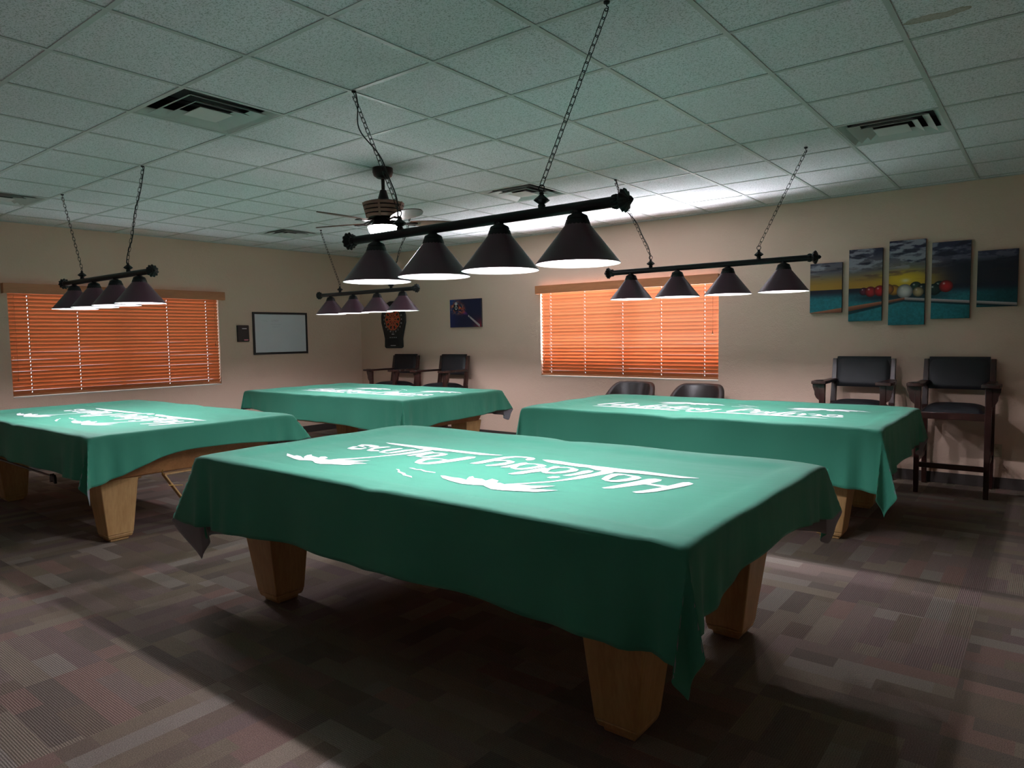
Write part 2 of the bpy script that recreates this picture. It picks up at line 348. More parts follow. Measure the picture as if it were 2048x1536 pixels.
def window(n, hole, axis, pos, out):
    a0, a1, z0, z1 = hole; f = .045
    e = struct(empty('window_%d' % n, (0, 0, 0)))
    d0 = pos+out*.12; d1 = pos+out*.17
    lo, hi = min(d0, d1), max(d0, d1)
    mb = MB()
    mid = (a0+a1)/2
    for (s0, s1, q0, q1) in ((a0, a0+f, z0, z1), (a1-f, a1, z0, z1), (a0+f, a1-f, z0, z0+f), (a0+f, a1-f, z1-f, z1), (mid-.025, mid+.025, z0+f, z1-f)):
        if axis == 'x': mb.box(lo, hi, s0, s1, q0, q1)
        else: mb.box(s0, s1, lo, hi, q0, q1)
    struct(mb.build('window_frame', M['frame'], e, bevel=.004))
    mb = MB(); g0 = pos+out*.14; g1 = pos+out*.146; lo, hi = min(g0, g1), max(g0, g1)
    for s0, s1 in ((a0+f, mid-.025), (mid+.025, a1-f)):
        if axis == 'x': mb.box(lo, hi, s0, s1, z0+f, z1-f)
        else: mb.box(s0, s1, lo, hi, z0+f, z1-f)
    struct(mb.build('window_pane', M['glass'], e))
    mb = MB()
    if axis == 'x': mb.box(pos-.118, pos+.004, a0+.002, a1-.002, z0-.02+.021, z0+.012)
    else: mb.box(a0+.002, a1-.002, pos-.004, pos+.118, z0+.001, z0+.012)
    struct(mb.build('window_sill', M['frame'], e))
window(1, W1, 'x', XL, -1); window(2, W2, 'y', YB, 1)

# ---------------------------------------------------------------- wooden blinds
def blind(loc, rz, width, ztop, zbot, vw, vz0, vz1, ladders, tilt, pitch, label, mat):
    """local frame: x along the wall, +y towards the room is -y; origin on the wall plane"""
    root = empty('window_blind', loc, rz)
    tag(root, label, 'blinds', 'wooden blinds')
    mb = MB(); mb.box(-vw/2, vw/2, -.085, -.07, vz0, vz1); mb.box(-vw/2, -vw/2+.012, -.07, -.001, vz0, vz1); mb.box(vw/2-.012, vw/2, -.07, -.001, vz0, vz1)
    mb.build('valance', M['valance'], root, bevel=.003)
    mb = MB(); n = int((ztop-zbot-.03)/pitch)+1; sw = .05; yc = .030
    R = Matrix.Rotation(tilt, 4, 'X'); k = 0
    rr = random.Random(7)
    for i in range(n):
        z = zbot+.045+i*pitch; wob = rr.uniform(-.025, .025); R = Matrix.Rotation(tilt+wob, 4, 'X')
        sag = rr.uniform(-.0015, .0015)
        hole = sorted(ladders); xsl = [-width/2]
        for l in hole: xsl += [l-.0035, l+.0035]
        xsl.append(width/2); Y5 = (-.025, -.0245, -.010, .010, .0245, .025); nx = len(xsl); vs = []
        for side in (1, -1):
            for j, yy in enumerate(Y5):
                for x in xsl:
                    v = R @ Vector((x, yy, side*.0013 if 0 < j < 5 else side*.0002)); vs.append((v.x, v.y+yc, v.z+z+sag*math.sin(x*3+i)))
        fs = []
        for sd in (0, 1):
            for j in range(5):
                for q in range(nx-1):
                    if j == 2 and q % 2 == 1: continue          # the routed cord hole
                    o_ = sd*6*nx; f4 = (o_+j*nx+q, o_+j*nx+q+1, o_+(j+1)*nx+q+1, o_+(j+1)*nx+q)
                    fs.append(f4 if sd == 0 else f4[::-1])
        mb.add(vs, fs)
    mb.build('slats', mat, root)
    mb = MB(); mb.box(-width/2, width/2, yc-.024, yc+.024, zbot+.004, zbot+.024); mb.build('bottom_rail', M['valance'], root, bevel=.004)
    mb = MB(); mb.box(-width/2, width/2, .004, .056, ztop-.0, ztop+.05); mb.build('headrail', M['valance'], root)
    for lx in ladders:
        mb = MB()
        for yy in (yc-.0275, yc+.0275): mb.tube([(lx, yy, zbot+.02), (lx, yy, ztop)], .0022, 5)
        mb.build('ladder_cord', M['cordm'], root)
    for sx, zb in ((-width/2+.05, zbot+.18), (width/2-.06, zbot+.52)):
        mb = MB(); mb.tube([(sx, -.004, ztop+.02), (sx+.004, -.006, zb+.05), (sx, -.006, zb+.03)], .0016, 5)
        mb.lathe([(.001, zb-.012), (.009, zb-.01), (.007, zb+.01), (.003, zb+.03), (.001, zb+.032)], 8, lambda v, s=sx: v+Vector((s, -.006, 0)))
        mb.build('pull_cord', M['valance'], root)
    return root
# the left wall faces +x: local +x runs along +y? rotate by +90 deg: local x -> +y, local y -> -x (into the wall)
blind((XL, 2.54, 0), PI/2, 2.408, 1.975, .835, 2.53, 1.965, 2.075, (-1.02, -.52, .52, 1.04), math.radians(-58.7), .0425,
      'long closed orange wooden blind on the left wall beside the whiteboard', M['slat1'])
blind((.09, YB, 0), 0, 2.408, 1.975, .90, 2.47, 1.965, 2.07, (-1.06, -.54, 0, .51, 1.04), math.radians(-60), .0425,
      'brightly glowing orange wooden blind on the back wall between picture and canvas set', M['slat1'])

# ---------------------------------------------------------------- ceiling diffusers
def vent():
    root = empty('ceiling_vent', (0, 0, 0)); h = T/2
    mb = MB(); mb.box(-h+.013, h-.013, -h+.013, h-.013, H+.115, H+.12)
    for a, b_, c, d in ((-h+.013, -h+.018, -h+.013, h-.013), (h-.018, h-.013, -h+.013, h-.013), (-h+.018, h-.018, -h+.013, -h+.018), (-h+.018, h-.018, h-.018, h-.013)):
        mb.box(a, b_, c, d, H+.02, H+.115)
    mb.build('duct_box', M['duct'], root)
    def ring(a0, z0, a1, z1, t=.0025):
        m_ = MB(); v = []
        for a, z in ((a0, z0), (a1, z1), (a1, z1+t), (a0, z0+t)): v += [(-a, -a, z), (a, -a, z), (a, a, z), (-a, a, z)]
        fs = []
        for j in range(4):
            k = (j+1) % 4
            for i in range(4): l = (i+1) % 4; fs.append((j*4+i, j*4+l, k*4+l, k*4+i))
        m_.add(v, fs); return m_
    ring(h-.002, H+.0005, h-.020, H+.002).build('frame', M['vent'], root)
    ring(h-.020, H+.002, h-.058, H+.032).build('louvre', M['vent'], root)
    ring(h-.072, H-.004, h-.125, H+.026).build('louvre', M['vent'], root)
    ring(h-.142, H-.008, h-.190, H+.020).build('louvre', M['vent'], root)
    mb = MB(); mb.box(-h+.205, h-.205, -h+.205, h-.205, H-.009, H-.005); mb.build('centre_plate', M['vent'], root, bevel=.0015)
    mb = MB(); mb.box(-.006, .006, -h+.06, h-.06, H+.034, H+.040)
    mb.build('support_strap', M['duct'], root)
    return root
v0 = vent()
for k, ((i, j), lab) in enumerate(zip(VENTS, (
        'square white ceiling vent with dark slots, in front of and left of the fan',
        'square white ceiling vent above the five canvas prints at right',
        'square white ceiling vent between the ceiling fan and the back window',
        'square white ceiling vent over the back left pool table, near the corner',
        'square white ceiling vent cut by the left edge of the photo'))):
    o = v0 if k == 0 else copy_tree(v0)
    o.location = ((i+.5)*T, (j+.5)*T, 0); tag(o, lab, 'vent', 'ceiling vents')

# ---------------------------------------------------------------- pool tables
A_, B_ = 1.42, .785      # half length and half width over the rails
def pool_table(cx, cy, label):
    root = empty('pool_table', (cx, cy, 0)); tag(root, label, 'pool table', 'covered pool tables')
    mb = MB()
    mb.frustum((0, 0, .455), (A_-.20, B_-.20), (0, 0, .70), (A_-.10, B_-.10)); mb.build('cabinet', M['oakd'], root, bevel=.012)
    mb = MB(); a, b = A_-.025, B_-.025; w = .14
    for bx in ((-a, a, -b, -b+w), (-a, a, b-w, b), (-a, -a+w, -b+w, b-w), (a-w, a, -b+w, b-w)): mb.box(*bx, .71, .787)
    mb.build('rail', M['oakd'], root, bevel=.015, seg=3)
    mb = MB(); mb.box(-a+w, a-w, -b+w, b-w, .70, .755); mb.build('bed', M['slate'], root)
    for sx in (-1, 1):
        for sy in (-1, 1):
            mb = MB(); x0, y0 = sx*1.07, sy*.505
            mb.frustum((x0, y0, .0), (.062, .062), (x0, y0, .022), (.066, .066))
            mb.frustum((x0, y0, .022), (.078, .078), (x0, y0, .05), (.088, .088))
            mb.frustum((x0, y0, .05), (.088, .088), (x0+sx*.01, y0+sy*.01, .456), (.128, .128))
            mb.build('leg', M['oak'], root, bevel=.006)
    for sx in (-1, 0, 1):
        for sy in (-1, 1):
            px = sx*(A_-.085); py = sy*(B_-.085)
            ang = math.atan2(sy, sx)
            f = lambda v, px=px, py=py: v+Vector((px, py, 0))
            mb = MB(); mb.lathe([(.055, .705), (.062, .66), (.058, .62), (.03, .60), (.001, .597)], 20, f, flute=.05, fn=10)
            p = mb.build('pocket', M['leather'], root, smooth=True)
            m2 = MB(); rr = random.Random(3)
            for q in range(26):
                t = 2*PI*q/26; c, s_ = math.cos(t), math.sin(t)
                L_ = rr.uniform(.05, .075)
                m2.tube([(px+.06*c, py+.06*s_, .64), (px+.067*c, py+.067*s_, .61), (px+.066*c, py+.066*s_, .64-L_)], [.005, .004, .002], 4)
            m2.build('fringe', M['leather'], p)
    return root
TABLES = dict(A=(1.99, 1.38), B=(-2.14, 1.34), C=(-2.22, 4.20), D=(1.98, 4.33))
pool_table(*TABLES['A'], 'large pool table with tapered oak legs in the foreground, nearest the camera')
pool_table(*TABLES['B'], 'pool table cut by the left edge, in front of the closed blind')
pool_table(*TABLES['C'], 'back left pool table standing in the corner by the dartboard')
pool_table(*TABLES['D'], 'back right pool table in front of the two spectator chairs and canvas set')

def keyh(keys, th):
    ks = keys
    if th <= ks[0][0]: return ks[0][1:]
    for i in range(len(ks)-1):
        if th <= ks[i+1][0]:
            t = sstep((th-ks[i][0])/(ks[i+1][0]-ks[i][0]))
            return (lerp(ks[i][1], ks[i+1][1], t), lerp(ks[i][2], ks[i+1][2], t))
    return ks[-1][1:]
def cover(cx, cy, drops, corners, seed, flip, label):
    """drops: side -> (drop at low end, middle, high end); corners: (sx,sy) -> [(angle, out_x, out_y)], 0 deg on the x side, 90 on the y side"""
    rr = random.Random(seed); ph = [rr.uniform(0, 6.28) for _ in range(12)]
    NX, NY, ND = 96, 54, 15
    def top(s, t):
        e = min(A_-abs(s), B_-abs(t))
        z = lerp(.803, .779, sstep((e-.10)/.10))
        z -= .010*math.exp(-((abs(s))/.07)**2-((B_-abs(t))/.06)**2)
        z -= .008*math.exp(-((A_-abs(s))/.07)**2-((B_-abs(t))/.07)**2)
        rim = sstep((.22-e)/.1)
        z += rim*.0025*math.sin(9*s+ph[0])*math.cos(13*t+ph[1])
        return z
    def prof(d, p):   # p in -1..1
        return d[1]+(d[0]-d[1])*sstep(max(0, -p))**1.6+(d[2]-d[1])*sstep(max(0, p))**1.6
    def fold(p, L, k):
        return .055+.055*math.sin(p*L*5.1+ph[k])+.035*math.sin(p*L*11.3+ph[k+4])
    def pleat(dist, q):      # soft hanging pleats beside each corner
        return .13*math.sin(34*dist+(.6 if q > 0 else 0))*math.exp(-((dist-.13)/.09)**2)+.05*math.sin(22*dist)*math.exp(-((dist-.38)/.14)**2)
    def vert(iu, iv, u, v, s, t):
        # u, v: normalised overhang beyond the edge (0 = on top), signed through s, t
        sx = 1 if s > 0 else -1; sy = 1 if t > 0 else -1
        if u == 0 and v == 0: return (s, t, top(s, t))
        if u > 0 and v == 0:
            D = drops['x+' if sx > 0 else 'x-']; d = u*prof(D, t/B_)
            k0 = keyh(corners[(sx, -1)], 0); k1 = keyh(corners[(sx, 1)], 0)
            q0 = sstep(1-(t+B_)/.34); q1 = sstep(1-(B_-t)/.34)
            F = lerp(fold(t, 1, 0 if sx > 0 else 1), k0[0], q0); F = lerp(F, k1[0], q1)+pleat(B_-abs(t), t)
            G = -k0[1]*q0+k1[1]*q1
            z = top(sx*A_, t)-d*math.sqrt(max(.05, 1-F*F-G*G)); return (sx*(A_+d*F), t+d*G, z)
        if v > 0 and u == 0:
            D = drops['y+' if sy > 0 else 'y-']; d = v*prof(D, s/A_)
            k0 = keyh(corners[(-1, sy)], 90); k1 = keyh(corners[(1, sy)], 90)
            q0 = sstep(1-(s+A_)/.34); q1 = sstep(1-(A_-s)/.34)
            F = lerp(fold(s, 1, 2 if sy > 0 else 3), k0[1], q0); F = lerp(F, k1[1], q1)+pleat(A_-abs(s), s)
            G = -k0[0]*q0+k1[0]*q1
            z = top(s, sy*B_)-d*math.sqrt(max(.05, 1-F*F-G*G)); return (s+d*G, sy*(B_+d*F), z)
        dx = drops['x+' if sx > 0 else 'x-'][2 if sy > 0 else 0]*u; dy = drops['y+' if sy > 0 else 'y-'][2 if sx > 0 else 0]*v
        r = math.hypot(dx, dy); th = math.degrees(math.atan2(dy, dx))
        hx, hy = keyh(corners[(sx, sy)], th)
        return (sx*(A_+r*hx), sy*(B_+r*hy), top(sx*A_, sy*B_)-r*math.sqrt(max(.05, 1-hx*hx-hy*hy)))
    us = [(-A_, (ND-i)/ND) for i in range(ND)]+[(lerp(-A_, A_, i/NX), 0) for i in range(NX+1)]+[(A_, (i+1)/ND) for i in range(ND)]
    vs = [(-B_, (ND-i)/ND) for i in range(ND)]+[(lerp(-B_, B_, i/NY), 0) for i in range(NY+1)]+[(B_, (i+1)/ND) for i in range(ND)]
    rows = [[vert(0, 0, u, v, s, t) for (s, u) in us] for (t, v) in vs]
    mb = MB(); mb.grid(rows)
    o = mb.build('table_cover', [M['cover'], M['coverback']])
    # cloth normals must face up/out so that the grey backing lies inside
    bm = bmesh.new(); bm.from_mesh(o.data); bm.faces.ensure_lookup_table()
    mid = bm.faces[(len(vs)//2)*(len(us)-1)+len(us)//2]
    if mid.normal.z < 0: bmesh.ops.reverse_faces(bm, faces=bm.faces)
    bm.to_mesh(o.data); bm.free()
    o.data.polygons.foreach_set('use_smooth', [True]*len(o.data.polygons))
    sm = o.modifiers.new('smooth', 'SMOOTH'); sm.iterations = 4; sm.factor = .5
    so = o.modifiers.new('thickness', 'SOLIDIFY'); so.thickness = .0018; so.offset = -1; so.material_offset = 1; so.material_offset_rim = 0; so.use_even_offset = False
    o.location = (cx, cy, 0)
    tag(o, label, 'table cover', 'green pool table covers')
    # printed lettering with two palm trees
    mb = MB(); sg = -1 if flip else 1
    for li, (outer, hole) in enumerate(LOGO):
        loops = [[Vector((sg*x/1000, sg*y/1000, 0)) for x, y in outer]]
        if hole: loops.append([Vector((sg*x/1000, sg*y/1000, 0)) for x, y in hole])
        tris = tessellate_polygon(loops); pts = [p for l in loops for p in l]
        mb.add([(p.x, p.y, .7806+.00025*(li % 5)) for p in pts], tris)
    lg = mb.build('printed_logo', M['white'], o)
    lg['label'] = 'white script lettering with two palm trees and two birds'
    return o
G1 = [(0, .06, 0), (20, .24, .0), (45, .14, .14), (68, 0, .24), (90, 0, .06)]
FOLD = [(0, .06, 0), (25, .25, .15), (48, .04, .03), (70, -.03, .22), (90, 0, .05)]
EAR_L = [(0, .12, -.15), (18, .1, -.2), (37, .15, -.12), (56, .58, .02), (76, .22, .02), (90, .02, .03)]
EAR_B = [(0, .10, .10), (30, .12, .56), (45, .02, .38), (62, -.10, .12), (78, -.02, .10), (90, 0, .05)]
cover(*TABLES['A'], {'x-': (.50, .44, .40), 'x+': (.28, .185, .26), 'y-': (.39, .345, .36), 'y+': (.38, .36, .34)},
      {(1, -1): FOLD, (-1, -1): EAR_L, (1, 1): EAR_B, (-1, 1): G1}, 1, False,
      'green cover with upside down white lettering on the foreground pool table')
cover(*TABLES['B'], {'x-': (.40, .36, .38), 'x+': (.33, .175, .22), 'y-': (.34, .30, .31), 'y+': (.38, .36, .30)},
      {(1, -1): FOLD, (-1, -1): G1, (1, 1): EAR_B, (-1, 1): G1}, 2, False,
      'green cover with white lettering on the pool table at the left edge')
cover(*TABLES['C'], {'x-': (.24, .30, .34), 'x+': (.34, .27, .24), 'y-': (.22, .30, .35), 'y+': (.36, .34, .30)},
      {(1, -1): FOLD, (-1, -1): G1, (1, 1): EAR_B, (-1, 1): G1}, 3, True,
      'green cover on the back left pool table near the corner of the room')
cover(*TABLES['D'], {'x-': (.30, .32, .34), 'x+': (.38, .30, .28), 'y-': (.26, .34, .41), 'y+': (.36, .34, .34)},
      {(1, -1): FOLD, (-1, -1): G1, (1, 1): EAR_B, (-1, 1): G1}, 4, True,
      'green cover on the back right pool table below the glowing blind')

# ---------------------------------------------------------------- four-shade billiard lights
ZB = 1.952
def chain_mesh(p0, p1, pitch=.0345):
    p0 = Vector(p0); p1 = Vector(p1); d = (p1-p0); L_ = d.length; d.normalize()
    u = d.cross(Vector((0, 1, 0))).normalized(); w = d.cross(u); n = int(round(L_/pitch)); st = L_/n
    mb = MB()
    for i in range(n):
        c = p0+d*(st*(i+.5)); e = u if i % 2 else w
        a = (e if i % 2 else (u*.35+w*.94)).normalized(); hl = st*.5+.0035; r = .0085
        pts = []
        for k in range(7): t = PI*k/6; pts.append(c+d*((hl-r)+r*math.sin(t))+a*(r*math.cos(t)))
        for k in range(7): t = PI*k/6; pts.append(c-d*((hl-r)+r*math.sin(t))-a*(r*math.cos(t)))
        mb.tube(pts, .0019, 5, closed=True)
    return mb
def billiard_light(cord_side):
    root = empty('billiard_light', (0, 0, 0))
    xr = lambda cx, cz: (lambda v: Vector((v.z+cx, v.y, v.x+cz)))
    mb = MB(); mb.lathe([(.001, -.83), (.0225, -.83), (.0225, .83), (.001, .83)], 24, xr(0, ZB)); bar = mb.build('bar', M['iron'], root, smooth=True)
    for s in (-1, 1):
        mb = MB(); P = [(.001, .80), (.026, .80), (.029, .812), (.026, .824), (.022, .828), (.03, .834), (.046, .848), (.040, .860), (.020, .868), (.012, .874), (.014, .880), (.006, .888), (.001, .892)]
        mb.lathe([(r, s*z) for r, z in P], 44, xr(0, ZB), flute=.09, fn=11); mb.build('end_rosette', M['iron'], root, smooth=True, angle=50)
        hx = s*.447
        mb = MB(); P = [(.001, .015), (.014, .016), (.016, .03), (.012, .036), (.026, .046), (.034, .052), (.026, .060), (.014, .070), (.008, .078), (.011, .083), (.006, .088), (.001, .090)]
        mb.lathe([(r, z+ZB) for r, z in P], 32, lambda v: v+Vector((hx, 0, 0)), flute=.08, fn=8)
        h_ = mb.build('hanger_finial', M['iron'], root, smooth=True, angle=50)
        mb = MB(); rc = ZB+.103
        mb.tube([(hx+.015*math.cos(t), 0, rc+.015*math.sin(t)) for t in [2*PI*k/20 for k in range(20)]], .0025, 6, closed=True); mb.build('ring', M['iron'], h_)
        chain_mesh((hx, 0, rc+.013), (s*.775, 0, H-.03)).build('chain', M['iron'], root)
        mb = MB(); tx = s*.775
        mb.lathe([(.001, H-.001), (.013, H-.001), (.012, H-.008), (.004, H-.012), (.001, H-.013)], 14, lambda v: v+Vector((tx, 0, 0)))
        mb.tube([(tx, 0, H-.008), (tx, 0, H-.018), (tx+.008, 0, H-.025), (tx+.006, 0, H-.036), (tx-.004, 0, H-.038), (tx-.008, 0, H-.030)], .0025, 6)
        mb.build('ceiling_hook', M['iron'], root, smooth=True)
    s = cord_side
    pts = []
    for k in range(41):
        t = k/40; x = s*lerp(.775, .447, t)+s*.045*math.sin(PI*2*t)*(1-t)**.4-s*.012*math.sin(PI*t*5); z = lerp(H-.006, ZB+.09, t)
        pts.append((x, .012*math.cos(9*t), z))
    pts += [(s*.447, .014, ZB+.04), (s*.44, .012, ZB+.018)]
    mb = MB(); mb.tube(pts, .0035, 6); mb.build('power_cord', M['blackp'], root, smooth=True)
    for i in range(4):
        cx = -.63+.42*i; at_ = lambda v, cx=cx: v+Vector((cx, 0, 0))
        outer = [(.001, 1.917), (.020, 1.917), (.022, 1.908), (.046, 1.896), (.050, 1.884), (.052, 1.880), (.1765, 1.722), (.1785, 1.720), (.1785, 1.717)]
        mb = MB(); mb.lathe(outer[4:], 48, at_, 0)
        inner = [(.1785, 1.717), (.1755, 1.7175), (.0495, 1.878), (.030, 1.884), (.001, 1.885)]
        mb.lathe(inner, 48, at_, 1)
        sh = mb.build('shade', [M['shade'], M['shadein']], root, smooth=True, angle=50)
        mb = MB(); mb.lathe([(.001, 1.945), (.018, 1.942), (.019, 1.928), (.040, 1.917), (.045, 1.905), (.043, 1.903), (.047, 1.899), (.053, 1.880), (.051, 1.872), (.001, 1.872)], 40, at_, flute=.03, fn=20)
        mb.build('shade_collar', M['iron'], sh, smooth=True, angle=50)
        mb = MB(); P = [(.001, 1.884), (.014, 1.883), (.015, 1.872), (.024, 1.858), (.028, 1.842), (.024, 1.824), (.013, 1.814), (.001, 1.812)]
        mb.lathe(P, 14, at_); bl = mb.build('bulb', M['bulb'], sh, smooth=True)
        l = bpy.data.lights.new('bulb_light', 'POINT'); l.energy = BULB_W; l.shadow_soft_size = .02; l.color = (1.0, .955, 1.04)
        lo = bpy.data.objects.new('bulb_light', l); COL.objects.link(lo); lo.parent = root; lo.location = (cx, 0, 1.787)
    return root
LB = [('A', 2.015, 1.22, -1, 'large four shade billiard light hanging over the foreground table, nearest the camera'),
      ('B', -1.99, 1.22, 1, 'four shade billiard light seen in front of the closed left blind'),
      ('C', -2.05, 4.03, 1, 'four shade billiard light in the far corner, in front of the dartboard'),
      ('D', 2.01, 4.04, -1, 'four shade billiard light in front of the glowing back blind')]
base = {}
for k, x, y, cs, lab in LB:
    if cs not in base: o = base[cs] = billiard_light(cs)
    else: o = copy_tree(base[cs])
    o.location = (x, y, 0); tag(o, lab, 'billiard light', 'four shade billiard lights')

# ---------------------------------------------------------------- ceiling fan
def fan(x, y):
    root = empty('ceiling_fan', (x, y, 0)); tag(root, 'dark five blade ceiling fan with slatted housing and lit white bowl', 'ceiling fan')
    def part(name, prof, mat, par=root, n=40, fl=0, fnn=0, ang=40):
        mb = MB(); mb.lathe(prof, n, None, 0, fl, fnn); return mb.build(name, mat, par, smooth=True, angle=ang)
    part('canopy', [(.001, H), (.078, H), (.080, H-.03), (.070, H-.06), (.045, H-.078), (.018, H-.084), (.001, H-.085)], M['bronze'])
    part('downrod', [(.014, H-.08), (.014, 2.52)], M['bronze'])
    part('yoke_cover', [(.016, 2.575), (.024, 2.57), (.045, 2.50), (.060, 2.49), (.075, 2.475), (.001, 2.475)], M['bronze'])
    part('motor_housing', [(.001, 2.49), (.10, 2.488), (.135, 2.478), (.128, 2.40), (.112, 2.365), (.001, 2.36)], M['bronze'])
    root2 = root
    for k, (z0, r0, r1) in enumerate(((2.470, .160, .158), (2.440, .155, .151), (2.410, .148, .142), (2.380, .138, .128))):
        part('housing_band', [(r0-.012, z0), (r0, z0), (r1, z0-.021), (r1-.012, z0-.021), (r0-.012, z0)], M['fanhouse'])
    for k in range(5):
        a = 2*PI*k/5+.3; mb = MB()
        R = Matrix.Rotation(a, 4, 'Z')
        mb.add([R @ Vector(v) for v in [(.158, -.008, 2.472), (.165, -.008, 2.472), (.135, -.008, 2.355), (.128, -.008, 2.355), (.158, .008, 2.472), (.165, .008, 2.472), (.135, .008, 2.355), (.128, .008, 2.355)]],
               [(0, 1, 2, 3), (7, 6, 5, 4), (0, 4, 5, 1), (1, 5, 6, 2), (2, 6, 7, 3), (3, 7, 4, 0)])
        mb.build('housing_rib', M['fanhouse'], root)
    part('switch_housing', [(.001, 2.362), (.075, 2.362), (.082, 2.35), (.086, 2.325), (.098, 2.308), (.126, 2.297), (.126, 2.290), (.001, 2.290)], M['bronze'])
    bl = part('glass_bowl', [(.123, 2.290), (.127, 2.283), (.116, 2.250), (.092, 2.218), (.066, 2.205), (.001, 2.203)], M['bowl'])
    for k in range(5):
        a = math.radians(54+72*k); R = Matrix.Rotation(a, 4, 'Z')
        mb = MB(); outl = [(.20, .040), (.27, .060), (.38, .076), (.46, .078), (.53, .068), (.59, .044), (.62, .02), (.632, 0)]
        outl = outl+[(x_, -y_) for x_, y_ in reversed(outl[:-1])]
        tilt = Matrix.Rotation(math.radians(-9), 4, 'X'); vs = []
        for zz in (-.003, .003): vs += [R @ (tilt @ Vector((x_, y_, zz))+Vector((0, 0, 2.325))) for x_, y_ in outl]
        n = len(outl); fs = [tuple(range(n-1, -1, -1)), tuple(range(n, 2*n))]+[(i, (i+1) % n, n+(i+1) % n, n+i) for i in range(n)]
        mb.add(vs, fs); bd = mb.build('fan_blade', M['fanwood'], root)
        mb = MB()
        for yy in (-.022, .022):
            mb.tube([R @ Vector(p) for p in [(.075, yy*.4, 2.345), (.12, yy*.7, 2.338), (.17, yy, 2.318), (.25, yy*1.2, 2.316+(-yy*.2))]], [.008, .007, .006, .005], 8)
        f = lambda v: R @ v
        mb.box(.19, .26, -.035, .035, 2.314, 2.320, 0, f)
        mb.build('blade_arm', M['bronze'], bd, smooth=True)
fan(.065, 2.46)

# ---------------------------------------------------------------- tall spectator chairs
def chair():
    root = empty('spectator_chair', (0, 0, 0)); w = .255
    for s in (-1, 1):
        mb = MB(); mb.frustum((s*w, -.25, 0), (.019, .019), (s*w, -.25, .93), (.025, .025)); mb.build('front_leg', M['cherry'], root, bevel=.003)
        mb = MB(); mb.frustum((s*w, .235, 0), (.019, .02), (s*w, .17, .74), (.024, .026)); mb.frustum((s*w, .17, .74), (.024, .026), (s*w, .235, 1.155), (.019, .021))
        mb.build('rear_leg', M['cherry'], root, bevel=.003)
        mb = MB()
        # arm rest: wide paddle at the front, narrow towards the back, notch for cues
        o = [(-.035, .20), (-.035, -.10), (-.05, -.16), (-.05, -.34), (.0, -.35), (.075, -.345), (.085, -.30), (.085, -.255), (.07, -.245), (.07, -.225), (.085, -.215), (.085, -.13), (.05, -.09), (.035, -.06), (.035, .20)]
        vs = []
        for zz in (.935, .962): vs += [(s*(w+x_), y_, zz) for x_, y_ in o]
        n = len(o); mb.add(vs, [tuple(range(n)), tuple(range(2*n-1, n-1, -1))]+[(i, (i+1) % n, n+(i+1) % n, n+i) for i in range(n)])
        ar = mb.build('armrest', M['cherry'], root, bevel=.004)
        mb = MB(); mb.lathe([(.001, .963), (.036, .963), (.036, .966), (.030, .966), (.030, .964), (.001, .964)], 20, lambda v: v+Vector((s*(w+.018), -.285, 0)))
        mb.build('cup_ring', M['blackp'], ar)
        mb = MB(); pr = [(.022, .934), (.085, .934), (.082, .90), (.066, .86), (.064, .83), (.05, .80), (.022, .775)]
        vs = []
        for yy in (-.268, -.232): vs += [(s*(w+x_), yy, z_) for x_, z_ in pr]
        n = len(pr); mb.add(vs, [tuple(range(n)), tuple(range(2*n-1, n-1, -1))]+[(i, (i+1) % n, n+(i+1) % n, n+i) for i in range(n)])
        mb.build('arm_bracket', M['cherry'], root)
        mb = MB(); mb.box(s*w-.012, s*w+.012, -.24, .22, .27, .31); mb.build('side_stretcher', M['cherry'], root, bevel=.003)
    mb = MB(); mb.box(-w, w, -.27, .18, .655, .715); mb.build('seat_frame', M['cherry'], root, bevel=.004)
    rows = []
    for j in range(17):
        v = j/16*2-1; row = []
        for i in range(21):
            u = i/20*2-1; e = (1-abs(u)**4)*(1-abs(v)**4); row.append((u*(w-.028), -.045+v*.215, .716+.062*max(0, e)**.5))
        rows.append(row)
    mb = MB(); mb.grid(rows); mb.box(-w+.028, w-.028, -.26, .17, .712, .7165); mb.build('seat_cushion', M['vinyl'], root, smooth=True, angle=80)
    def padf(side):
        rows = []
        for j in range(15):
            v = j/14*2-1; row = []
            for i in range(23):
                u = i/22*2-1; e = max(0, (1-abs(u)**6)*(1-abs(v)**6))**.5
                z = 1.03+v*.145; yb = .165+(z-.74)*.155
                row.append((u*(w-.024), yb-.018*side*e-side*.012, z))
            rows.append(row)
        return rows
    mb = MB(); mb.grid(padf(1)); mb.grid(padf(-1)); 
    mb.box(-w+.024, w-.024, .205, .215, .886, 1.172)
    mb.build('back_cushion', M['vinyl'], root, smooth=True, angle=80)
    mb = MB(); mb.box(-w, w, -.262, -.238, .225, .27); mb.build('footrest', M['cherry'], root, bevel=.003)
    return root
c0 = chair()
for k, (x, y, rz, lab) in enumerate((
        (2.79, 5.86, 0, 'tall black cushioned spectator chair below the canvas set, left of the right-hand pair'),
        (3.565, 5.90, 0, 'tall dark wooden spectator chair at far right, its long legs and footrest in view'),
        (-3.55, 5.84, 0, 'tall black spectator chair directly under the dartboard'),
        (-2.57, 5.86, 0, 'tall black spectator chair under the flaming ball picture'))):
    o = c0 if k == 0 else copy_tree(c0); o.location = (x, y, 0); o.rotation_euler.z = rz; tag(o, lab, 'chair', 'tall spectator chairs')

